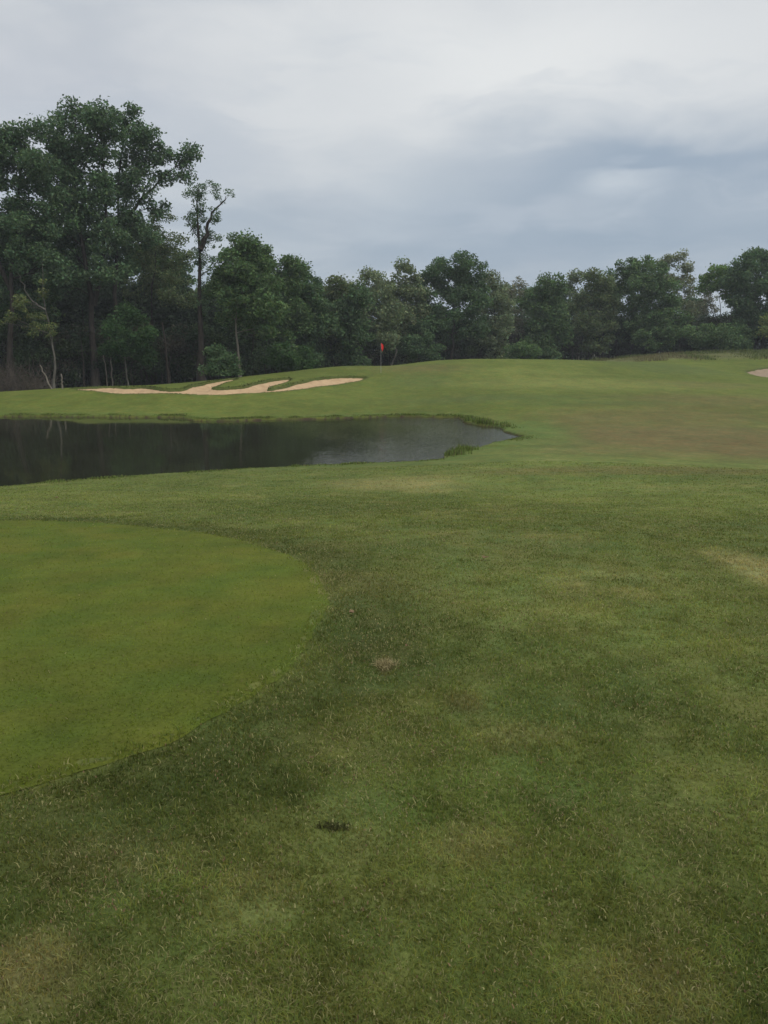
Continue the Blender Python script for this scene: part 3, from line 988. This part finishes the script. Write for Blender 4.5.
tree("low grey bare-twigged tree in the gap below the skyline", 118, 704, auto(705, 284, 335, 12, 8), 'grey', .12, bark=M_BARKG, L=.2, rc=.6, cover=.35, dens=.8)
tree("bright green flat-topped tree on several bare stems with sky beneath its crown", 108, 722, [(722, 275, 11, 6), (711, 281, 9, 6), (732, 281, 9, 7), (706, 289, 6, 5), (722, 288, 12, 6), (738, 294, 8, 7)], 'bright', .13, bark=M_BARKG,
     stems=[[(724, None), (722, 330), (720, 300), (722, 278)], [(724, 345), (714, 310), (709, 284)], [(724, 345), (732, 310), (734, 284)]], L=.27, rc=.9, cover=1.0)
tree("big dark full-crowned tree at the end of the far tree line", 106, 757, [(762, 261, 14, 8), (745, 266, 11, 8), (776, 266, 14, 10), (738, 282, 10, 10), (756, 280, 16, 12), (776, 286, 14, 12), (744, 300, 12, 11), (764, 304, 16, 12), (750, 322, 14, 12), (772, 326, 14, 12), (790, 300, 16, 18)], 'dark', .26, L=.27, rc=1.0, cover=1.15)
tree("yellow green tree half out of the picture at the far tree line's end", 100, 786, auto(790, 290, 345, 20, 9), 'yellow', .18, L=.26, rc=.9, cover=1.1)

# --- second row of the near wood, seen between and under the tall crowns
tree("leafy green tree low at the photo's side, under the domed crown", 72, 22, auto(22, 222, 340, 34, 11), 'mid', .2, L=.24, cover=1.1)
tree("full green tree behind the forked trunk, lower than its boughs", 80, 66, auto(66, 232, 345, 28, 11), 'cotton', .2, L=.24, cover=1.0)
tree("dark green tree standing behind the fork's thinner limb", 84, 108, auto(106, 262, 350, 24, 10), 'dark', .2, L=.24, cover=1.1)
tree("loose green tree between straight cottonwood stem and ivy-clad stem", 82, 150, auto(150, 232, 345, 25, 10), 'mid', .18, L=.22, rc=.8, cover=.8)
tree("mid green tree just short of the ivy-clad stem, its crown level with the pale-trunked one", 84, 178, auto(178, 252, 350, 20, 10), 'cotton', .18, L=.24, cover=.95)
tree("yellowish green tree filling the space between ivy-clad stem and pale slender trunk", 86, 214, auto(214, 282, 355, 20, 9), 'olive', .18, L=.24, cover=1.1)
tree("dark broad tree beneath the pale-trunked one's right side", 88, 262, auto(260, 268, 358, 26, 11), 'dark', .2, L=.24, cover=1.2)

# --- and of the far wood
for lab, Y_, x_, t_, w_, c_ in (
        ("pale green tree in the notch between round dark crown and half-bare grey tree", 124, 506, 286, 15, 'sage'),
        ("soft green tree between the flat-topped one and the half-bare one", 126, 531, 288, 14, 'mid'),
        ("dull green tree filling the gap behind the slim pale topped one", 128, 563, 287, 15, 'cotton'),
        ("greyish green tree in the gap behind the ragged leaning one", 128, 612, 284, 13, 'sage'),
        ("hazy green tree low in the gap between poplar and bright flat-topped tree", 130, 694, 298, 16, 'cotton')):
    tree(lab, Y_, x_, auto(x_, t_, 345, w_, 8), c_, .15, L=.27, rc=.95, cover=.8)

# --- the wood's edge: small trees, shrubs and dead wood
tree("half-dead mossy tree with drooping yellow-green sprays at the wood's edge", 58, 53,
     [(41, 296, 4, 5), (20, 300, 6, 6), (25, 305, 8, 7), (38, 318, 9, 6), (48, 326, 7, 5), (10, 316, 9, 5), (30, 328, 9, 5), (52, 336, 5, 4), (44, 284, 3, 5), (2, 322, 6, 4)],
     'yellow', .13, bark=M_BARKG, stems=[[(57, None), (54, 355), (49, 325), (43, 295), (42, 262)], [(46, 310), (30, 300), (17, 272)]], L=.13, rc=.38, cover=.5, dens=.75, tinge=(.14, .175, .07))
tree("small bright leafed tree on a thin grey stem above the pond bank", 60, 128, [(128, 318, 13, 10), (116, 330, 11, 9), (140, 332, 12, 10), (126, 344, 17, 11), (146, 350, 10, 9), (114, 352, 10, 9)], 'bright', .09, bark=M_BARKG, L=.16, rc=.65, cover=.9, tinge=(.048, .092, .036))
tree("arching green shrub just above the bunker's sand", 60, 225, [(216, 356, 9, 7), (226, 360, 10, 8), (236, 368, 7, 6), (212, 368, 8, 7), (224, 374, 10, 6)], 'dark', .05, L=.16, rc=.55, cover=.8, name="shrub", cat="shrub")
tree("dark rounded shrub under the sloping green tree", 68, 292, [(286, 352, 13, 10), (300, 358, 12, 9), (276, 362, 10, 8), (294, 368, 15, 7)], 'bright', .05, L=.18, rc=.6, cover=1.0, name="shrub", cat="shrub", tinge=(.055, .105, .036))
tree("light green shrub in front of the far wood right of the mound's top", 96, 524, [(520, 350, 9, 6), (532, 353, 8, 5), (512, 355, 6, 5)], 'mid', .05, L=.22, rc=.7, cover=1.0, name="shrub", cat="shrub")
tree("bushy understory tree filling the gap behind the green", 94, 420, [(420, 335, 12, 10), (410, 346, 12, 9), (430, 348, 12, 9)], 'dark', .08, L=.22, rc=.8, cover=1.1, name="shrub", cat="shrub")
tree("wide dark thicket shrub below the bright green flat-topped tree", 102, 716, [(700, 333, 14, 8), (720, 336, 15, 8), (738, 338, 12, 8), (708, 344, 14, 7), (730, 345, 14, 7)], 'mid', .07, L=.25, rc=.9, cover=1.1, name="shrub", cat="shrub")


def snag(label, Y, pts, r, mat, name="dead_snag", cat="dead tree", twigs=()):
    x0 = W(pts[0][0], 380, Y)[0]
    z0 = ground_z(x0, Y)
    loc = np.array([x0, Y, z0])
    P = [loc + [0, 0, -.15]] + [W(a, b_, Y + rng.uniform(-.15, .15)) for a, b_ in pts[1:]]
    tb = Tubes()
    P = np.array(P)
    d = np.concatenate([[0], np.cumsum(np.linalg.norm(np.diff(P, axis=0), axis=1))])
    s = np.linspace(0, d[-1], 10)
    Q = np.stack([np.interp(s, d, P[:, j]) for j in range(3)], 1)
    Q[1:-1] += rng.normal(0, .03, (8, 3))
    tb.add(Q, np.linspace(r, r * .5, 10), 7)
    for a, b_, c, d_ in twigs:
        tb.add(bent(W(a, b_, Y), W(c, d_, Y + .3), 5, .05), np.linspace(r * .4, r * .15, 5), 5)
    o = tb.build(name, mat, None, loc)
    return tag(o, label, cat)


snag("bare pale trunk leaning at the wood's edge beside a snapped stump", 55, [(51, 390), (46, 377), (40, 365)], .07, M_PALE)
snag("short snapped stump with a raw orange top beside a leaning dead trunk", 55, [(62, 388), (61.5, 382), (61, 374)], .08, M_PALE, "stump", "stump")
snag("pale curved sapling trunk, shorter of two standing close together", 61, [(107, 385), (105, 365), (102, 346)], .05, M_PALE, "bare_sapling", "sapling")
snag("pale straight sapling trunk, taller of two standing close together", 61, [(112, 385), (111, 360), (108, 330)], .06, M_PALE, "bare_sapling", "sapling")
snag("brown bare trunk with stubs in the dark behind the bunker", 64, [(168, 388), (166, 350), (162, 322)], .10, M_BARK, twigs=[(167, 350, 176, 338), (166, 345, 158, 334)])

# heap of dead brush at the wood's end
tb = Tubes()
bc = W(14, 385, 58)
for i in range(420):
    f = rng.uniform(0, 1)
    a = np.array([bc[0] + rng.uniform(-3.6, 2.0), 58 + rng.uniform(-1.2, 1.6), 0])
    a[2] = ground_z(a[0], a[1]) - .05
    v = rng.normal(0, 1, 3); v[2] = abs(v[2]) * 1.2 + .3
    ln = rng.uniform(.6, 3.4)
    b_ = a + v / np.linalg.norm(v) * ln
    b_[2] -= .15 * ln
    tb.add(bent(a, b_, 5, .12, .12), np.linspace(.022, .008, 5), 4)
o = tb.build("brush_heap", noisy_mat("dead_brush", (.05, .042, .033), (.12, .10, .08), 6, .95, .1, .4), None, np.array([bc[0], 58, ground_z(bc[0], 58)]))
tag(o, "heap of tangled grey-brown dead brush at the wood's end", "brush heap")

# --- masses: the undergrowth below the crowns and the wood behind the front trees
def edge_depth(px):
    """how far off the wood's front stands, by direction"""
    return np.interp(px, [-300, 0, 150, 240, 300, 360, 420, 560, 700, 900], [66, 66, 70, 72, 80, 90, 98, 109, 110, 102])


def mass(name, label, n, pr, depth, hlo, hhi, rc, L, cols, cover, seed, stems=0, toppx=None):
    pts, tn, cl_ = [], [], []
    tb = Tubes()
    for i in range(n):
        px = rng.uniform(*pr)
        Y = edge_depth(px) + rng.uniform(*depth)
        x = (px - 384) / FPX * Y
        gz_ = ground_z(x, Y)
        top = rng.uniform(hlo, hhi)
        if toppx is not None:
            tp = np.interp(px, *toppx)
            top = min(W(px, tp, Y)[2] - gz_, hhi) * rng.uniform(.15, 1) ** .7
        z = gz_ + max(.3, top)
        r = rc * rng.uniform(.6, 1.3)
        m_ = max(8, int(cover * math.pi * r * r / (.5 * L * L * .62)))
        u = rng.normal(size=(m_, 3)); u /= np.linalg.norm(u, axis=1)[:, None]
        p = np.array([x, Y, z]) + u * (r * rng.uniform(0, 1, m_) ** .45)[:, None] * np.array([1, 1, .75])
        pts.append(p); tn.append(np.full(m_, rng.uniform(.75, 1.3)))
        cl_.append(np.tile(np.array(cols[rng.integers(len(cols))]), (m_, 1)))
        if rng.uniform() < stems:
            tb.add(bent((x + rng.normal(0, .5), Y + rng.normal(0, .5), gz_ - .2), (x, Y, z), 5, .03), np.linspace(.05 + .012 * (z - gz_), .02, 5), 5)
    pts, tn, cl_ = np.concatenate(pts), np.concatenate(tn), np.concatenate(cl_)
    V = leaf_cards(pts, L, L * .62)
    nn = len(pts)
    c = cl_ * tn[:, None] * rng.uniform(.7, 1.35, (nn, 1))
    o = mesh_obj(name, V, np.arange(nn * 4), 4, M_LEAF, None, tint=np.repeat(c, 4, 0))
    tag(o, label, "wood", kind="stuff")
    if stems:
        s_ = tb.build("woodland_stems", M_BARK, o)
        s_["kind"] = "stuff"
    return o


mass("woodland_undergrowth", "dark undergrowth along the foot of the woods", 2600, (-300, 1000), (-1.5, 12), .4, 5.0, 1.0, .25, [(.040, .064, .030), (.030, .050, .026), (.050, .072, .030), (.048, .046, .030)], 1.0, 1, .25)
TOP = ([-300, 0, 45, 70, 110, 140, 160, 205, 225, 260, 330, 400, 480, 560, 640, 700, 740, 900], [170, 190, 240, 285, 290, 285, 300, 300, 280, 280, 296, 306, 320, 322, 322, 328, 310, 300])
mass("distant_woods", "dim mass of further trees behind the front trees", 2100, (-420, 1040), (7, 26), 2, 14, 1.7, .42, [(.044, .068, .038), (.054, .078, .042), (.062, .080, .050)], 1.0, 2, .3, TOP)

# ------------------------------------------------------------------ flag
g = hit(381, 373, 55, 70)
fx, fy = g[0], 61.0
fx = (381 - 384) / FPX * 61
fz = ground_z(fx, fy)
root = empty("flagstick", (fx, fy, fz))
tag(root, "red flag hanging limp on a thin pole on the green", "golf flag")
tb = Tubes()
top = 2.2
tb.add([(0, 0, -.1), (0, 0, .7), (0, 0, 1.4), (0, 0, top)], [.014, .013, .012, .010], 10)
m_pole = noisy_mat("painted_pole", (.25, .25, .24), (.38, .38, .36), 12, .4, .4, .05)
tb.build("pole", m_pole, root)
# limp cloth: pleats hanging from its hoist
nu, nv = 15, 14
V = []
for j in range(nv):
    tz = j / (nv - 1)
    for i in range(nu):
        u = i / (nu - 1)
        drop = .30 + .30 * u
        wfan = .21 * (.55 + .45 * math.sin(math.pi * min(1, tz * .9 + .1)))
        x = .012 + u * wfan * (1 - .25 * tz)
        y = .045 * math.sin(u * 9.5 + tz * 1.3) * (.3 + .7 * u)
        z = top - .01 - tz * drop - .10 * u * (1 - tz)
        V.append((x, y, z))
V = np.array(V)
F = [(j * nu + i, j * nu + i + 1, (j + 1) * nu + i + 1, (j + 1) * nu + i) for j in range(nv - 1) for i in range(nu - 1)]
fo = mesh_obj("flag", V, np.array(F), 4, noisy_mat("red_cloth", (.72, .035, .03), (.82, .05, .04), 10, .7, .2, .1), root, smooth=True)
sol = fo.modifiers.new("cloth_thickness", 'SOLIDIFY'); sol.thickness = .004

# ------------------------------------------------------------------ dry tuft and fallen leaves near the camera
c = gp(385, 666)
n = 420
a_ = rng.uniform(0, 2 * math.pi, n)
q_ = np.minimum(np.abs(rng.normal(0, .030, n)), .05) * (.7 + .6 * np.abs(np.sin(a_ * 1.5 + 1)))
x, y = c[0] + np.cos(a_) * q_, c[1] + np.sin(a_) * q_ * 1.3
tb_ = np.array((.46, .40, .21)) * rng.uniform(.45, 1.25, (n, 1))
z0 = ground_z(*c)
o = blades("dry_grass_tuft", x, y, H(x, y), rng.uniform(.018, .040, n), np.full(n, .004), tb_, M_BLADE, lean=1.9)
tag(o, "tuft of dead straw-coloured grass in the green turf", "grass tuft")


c = gp(335, 832, 1.3)
n = 170
a_ = rng.uniform(0, 2 * math.pi, n)
q_ = rng.uniform(0, 1, n) ** .6 * (.75 + .5 * np.abs(np.sin(a_ * 2.5)))
x, y = c[0] + np.cos(a_) * q_ * .052, c[1] + np.sin(a_) * q_ * .020
tb_ = np.array((.070, .072, .030)) * rng.uniform(.3, 1.9, (n, 1))
o = blades("divot", x, y, H(x, y) + .002, rng.uniform(.009, .022, n), np.full(n, .0035), tb_, M_BLADE, lean=1.8)
tag(o, "small dark divot of torn soil in the near rough", "divot")


def dry_leaf(px, py, L, label, mat=M_DRYLEAF):
    c = gp(px, py, 1.3)
    loc = np.array([c[0], c[1], ground_z(*c) + .03])
    nu, nv = 7, 4
    V, F = [], []
    az = rng.uniform(0, 6.28)
    for i in range(nu):
        u = i / (nu - 1)
        w = .34 * L * math.sin(math.pi * min(.999, u * .96 + .02)) ** .8
        for j in range(nv):
            v = j / (nv - 1) * 2 - 1
            X, Yy = (u - .5) * L, v * w
            Z = .35 * abs(v) * w + .6 * L * (u - .5) ** 2 + .004 * math.sin(u * 9)
            V.append((X * math.cos(az) - Yy * math.sin(az), X * math.sin(az) + Yy * math.cos(az), Z))
    F = [(i * nv + j, (i + 1) * nv + j, (i + 1) * nv + j + 1, i * nv + j + 1) for i in range(nu - 1) for j in range(nv - 1)]
    o = mesh_obj("dead_leaf", np.array(V), np.array(F), 4, mat, None, smooth=True)
    o.location = loc
    return tag(o, label, "leaf", "dead leaves lying on the turf")


dry_leaf(352, 617, .055, "brown curled leaf lying just outside the tee's rounded end")
dry_leaf(407, 651, .028, "small pale leaf lying beside the dead straw tuft")
dry_leaf(485, 561, .07, "tan leaf alone on dark turf between pond and camera")
dry_leaf(57, 499, .10, "brown leaf on the strip of rough between tee and pond")

# ------------------------------------------------------------------ sky and light
SUN_EL, SUN_AZ = 50.0, 125.0
world = bpy.data.worlds.new("World")
sc.world = world
world.use_nodes = True
nt = world.node_tree
nt.nodes.clear()
L = nt.links.new
wo = node(nt, "ShaderNodeOutputWorld")
bg = node(nt, "ShaderNodeBackground"); bg.inputs["Strength"].default_value = .1
sky = node(nt, "ShaderNodeTexSky", sky_type='NISHITA')
sky.sun_disc = False
sky.sun_elevation = R(SUN_EL); sky.sun_rotation = R(SUN_AZ)
tc = node(nt, "ShaderNodeTexCoord")
sep = node(nt, "ShaderNodeSeparateXYZ")
L(tc.outputs["Generated"], sep.inputs[0])


def math_(op, a, b=None, clamp=False):
    n = node(nt, "ShaderNodeMath", operation=op)
    n.use_clamp = clamp
    for i, v in enumerate((a, b)):
        if v is None: continue
        if isinstance(v, (int, float)): n.inputs[i].default_value = v
        else: L(v, n.inputs[i])
    return n.outputs[0]


def rng_(v, a, b, c, d, smooth=True):
    n = node(nt, "ShaderNodeMapRange")
    if smooth: n.interpolation_type = 'SMOOTHSTEP'
    L(v, n.inputs[0])
    for i, q in enumerate((a, b, c, d)): n.inputs[i + 1].default_value = q
    return n.outputs[0]


def mixc(f, a, b):
    n = node(nt, "ShaderNodeMix", data_type='RGBA')
    if isinstance(f, (int, float)): n.inputs[0].default_value = f
    else: L(f, n.inputs[0])
    for i, v in ((6, a), (7, b)):
        if isinstance(v, tuple): n.inputs[i].default_value = (*v, 1)
        else: L(v, n.inputs[i])
    return n.outputs[2]


z = math_('MAXIMUM', sep.outputs[2], 0.0)
zz = math_('ADD', z, .16)
comb = node(nt, "ShaderNodeCombineXYZ")
L(math_('DIVIDE', sep.outputs[0], zz), comb.inputs[0])
L(math_('DIVIDE', sep.outputs[1], zz), comb.inputs[1])
cn = node(nt, "ShaderNodeTexNoise"); cn.inputs["Scale"].default_value = 1.1; cn.inputs["Detail"].default_value = 7; cn.inputs["Roughness"].default_value = .52; cn.inputs["Distortion"].default_value = .5
L(comb.outputs[0], cn.inputs["Vector"])
cn2 = node(nt, "ShaderNodeTexNoise"); cn2.inputs["Scale"].default_value = 2.6; cn2.inputs["Detail"].default_value = 6; cn2.inputs["Roughness"].default_value = .5; cn2.inputs["Distortion"].default_value = .35
L(comb.outputs[0], cn2.inputs["Vector"])
# direction bent by the cloud noise, so that the banks of cloud have soft ragged rims
wv = node(nt, "ShaderNodeVectorMath", operation='SCALE'); wv.inputs["Scale"].default_value = .10
cc = node(nt, "ShaderNodeVectorMath", operation='SUBTRACT'); cc.inputs[1].default_value = (.5, .5, .5)
L(cn2.outputs["Color"], cc.inputs[0]); L(cc.outputs[0], wv.inputs[0])
dirw = node(nt, "ShaderNodeVectorMath", operation='ADD')
L(tc.outputs["Generated"], dirw.inputs[0]); L(wv.outputs[0], dirw.inputs[1])


def bank(px, py, rx, ry):
    d = ray(px, py)
    d = d / np.linalg.norm(d)
    s = node(nt, "ShaderNodeVectorMath", operation='SUBTRACT'); s.inputs[1].default_value = tuple(d)
    L(dirw.outputs[0], s.inputs[0])
    k = node(nt, "ShaderNodeVectorMath", operation='MULTIPLY'); k.inputs[1].default_value = (FPX / rx, 1.0, FPX / ry)
    L(s.outputs[0], k.inputs[0])
    ln = node(nt, "ShaderNodeVectorMath", operation='LENGTH'); L(k.outputs[0], ln.inputs[0])
    return rng_(ln.outputs["Value"], .0, 1.5, 1, 0)


lum = rng_(z, 0, .36, 0, 1)
col = mixc(lum, (3.4, 4.2, 5.1), (6.2, 6.5, 6.8))
col = mixc(math_('MULTIPLY', rng_(cn.outputs[0], .38, .68, 0, 1), .42), col, (8.0, 8.15, 8.2))
col = mixc(math_('MULTIPLY', rng_(cn2.outputs[0], .58, .36, 0, 1), .42), col, (4.6, 5.15, 5.8))
for (px, py, rx, ry, am, c_) in ((30, 90, 190, 60, .4, (5.6, 5.8, 6.4)), (720, 25, 230, 55, .35, (6.0, 6.3, 6.7)), (520, 70, 270, 85, .9, (8.5, 8.65, 8.6)), (340, 130, 160, 50, .5, (7.4, 7.6, 7.7)), (660, 165, 240, 44, .85, (3.05, 3.9, 4.95)),
                                (640, 235, 330, 45, .75, (3.15, 4.0, 5.0)), (612, 190, 48, 14, .9, (5.6, 6.2, 6.8)), (530, 216, 90, 13, .7, (4.9, 5.5, 6.2)), (400, 205, 70, 30, .4, (5.7, 6.3, 6.8)), (750, 75, 120, 40, .4, (7.6, 7.8, 7.9))):
    col = mixc(math_('MULTIPLY', bank(px, py, rx, ry), am), col, c_)
st = node(nt, "ShaderNodeMapping"); st.inputs["Scale"].default_value = (2.2, 2.2, 15); st.inputs["Rotation"].default_value = (0, R(3), 0)
L(dirw.outputs[0], st.inputs[0])
n5 = node(nt, "ShaderNodeTexNoise"); n5.inputs["Scale"].default_value = 1.3; n5.inputs["Detail"].default_value = 6; n5.inputs["Roughness"].default_value = .55; n5.inputs["Distortion"].default_value = .15
L(st.outputs[0], n5.inputs["Vector"])
col = mixc(math_('MULTIPLY', rng_(n5.outputs[0], .50, .28, 0, 1), .28), col, (4.1, 4.8, 5.7))
col = mixc(math_('MULTIPLY', rng_(n5.outputs[0], .54, .74, 0, 1), .14), col, (7.6, 7.9, 8.1))
# brighter overhead, and a little of the blue sky's own light through the cloud
col = mixc(rng_(z, .40, .85, 0, .9), col, (12.0, 12.1, 12.2))
col = mixc(.06, col, sky.outputs[0])
L(col, bg.inputs["Color"]); L(bg.outputs[0], wo.inputs[0])

sl = bpy.data.lights.new("sun", 'SUN')
sl.energy = 1.5
sl.angle = R(40)
sl.color = (1, .97, .92)
so = bpy.data.objects.new("sun", sl)
sd = Vector((math.sin(R(SUN_AZ)) * math.cos(R(SUN_EL)), math.cos(R(SUN_AZ)) * math.cos(R(SUN_EL)), math.sin(R(SUN_EL))))
so.rotation_euler = sd.to_track_quat('Z', 'Y').to_euler()
so.location = (0, 0, 60)
COL.objects.link(so)

# ------------------------------------------------------------------ air
HAZE = 0.0005
if HAZE:
    m, nt2, out = new_mat("haze_air")
    pv = nt2.nodes.new("ShaderNodeVolumePrincipled")
    pv.inputs["Color"].default_value = (.86, .92, 1.0, 1)
    pv.inputs["Density"].default_value = HAZE
    nt2.links.new(pv.outputs[0], out.inputs["Volume"])
    s, z0, z1 = 340., -6.0, 30.0
    V = np.array([(x, y, z_) for z_ in (z0, z1) for y in (-s, s) for x in (-s, s)])
    F = np.array([(0, 2, 3, 1), (4, 5, 7, 6), (0, 1, 5, 4), (2, 6, 7, 3), (0, 4, 6, 2), (1, 3, 7, 5)])
    hz = mesh_obj("haze", V, F, 4, m)
    tag(hz, kind="stuff")

# ------------------------------------------------------------------ camera and view
cam = bpy.data.cameras.new("camera")
cam.sensor_fit = 'VERTICAL'
cam.sensor_height = 24
cam.lens = 24 * FPX / 1024
cam.clip_start = .05
cam.clip_end = 3000
co = bpy.data.objects.new("camera", cam)
co.location = (0, 0, EYE)
co.rotation_euler = (math.pi / 2 - PITCH, 0, 0)
COL.objects.link(co)
sc.camera = co
sc.render.resolution_x, sc.render.resolution_y = 768, 1024
vs = sc.view_settings
vs.view_transform = 'Standard'
vs.look = 'None'
vs.exposure = 0
vs.gamma = 1
vs.use_curve_mapping = False
cy = sc.cycles
cy.use_denoising = True
cy.max_bounces = 6
cy.diffuse_bounces = 3
cy.transmission_bounces = 4
cy.volume_bounces = 0
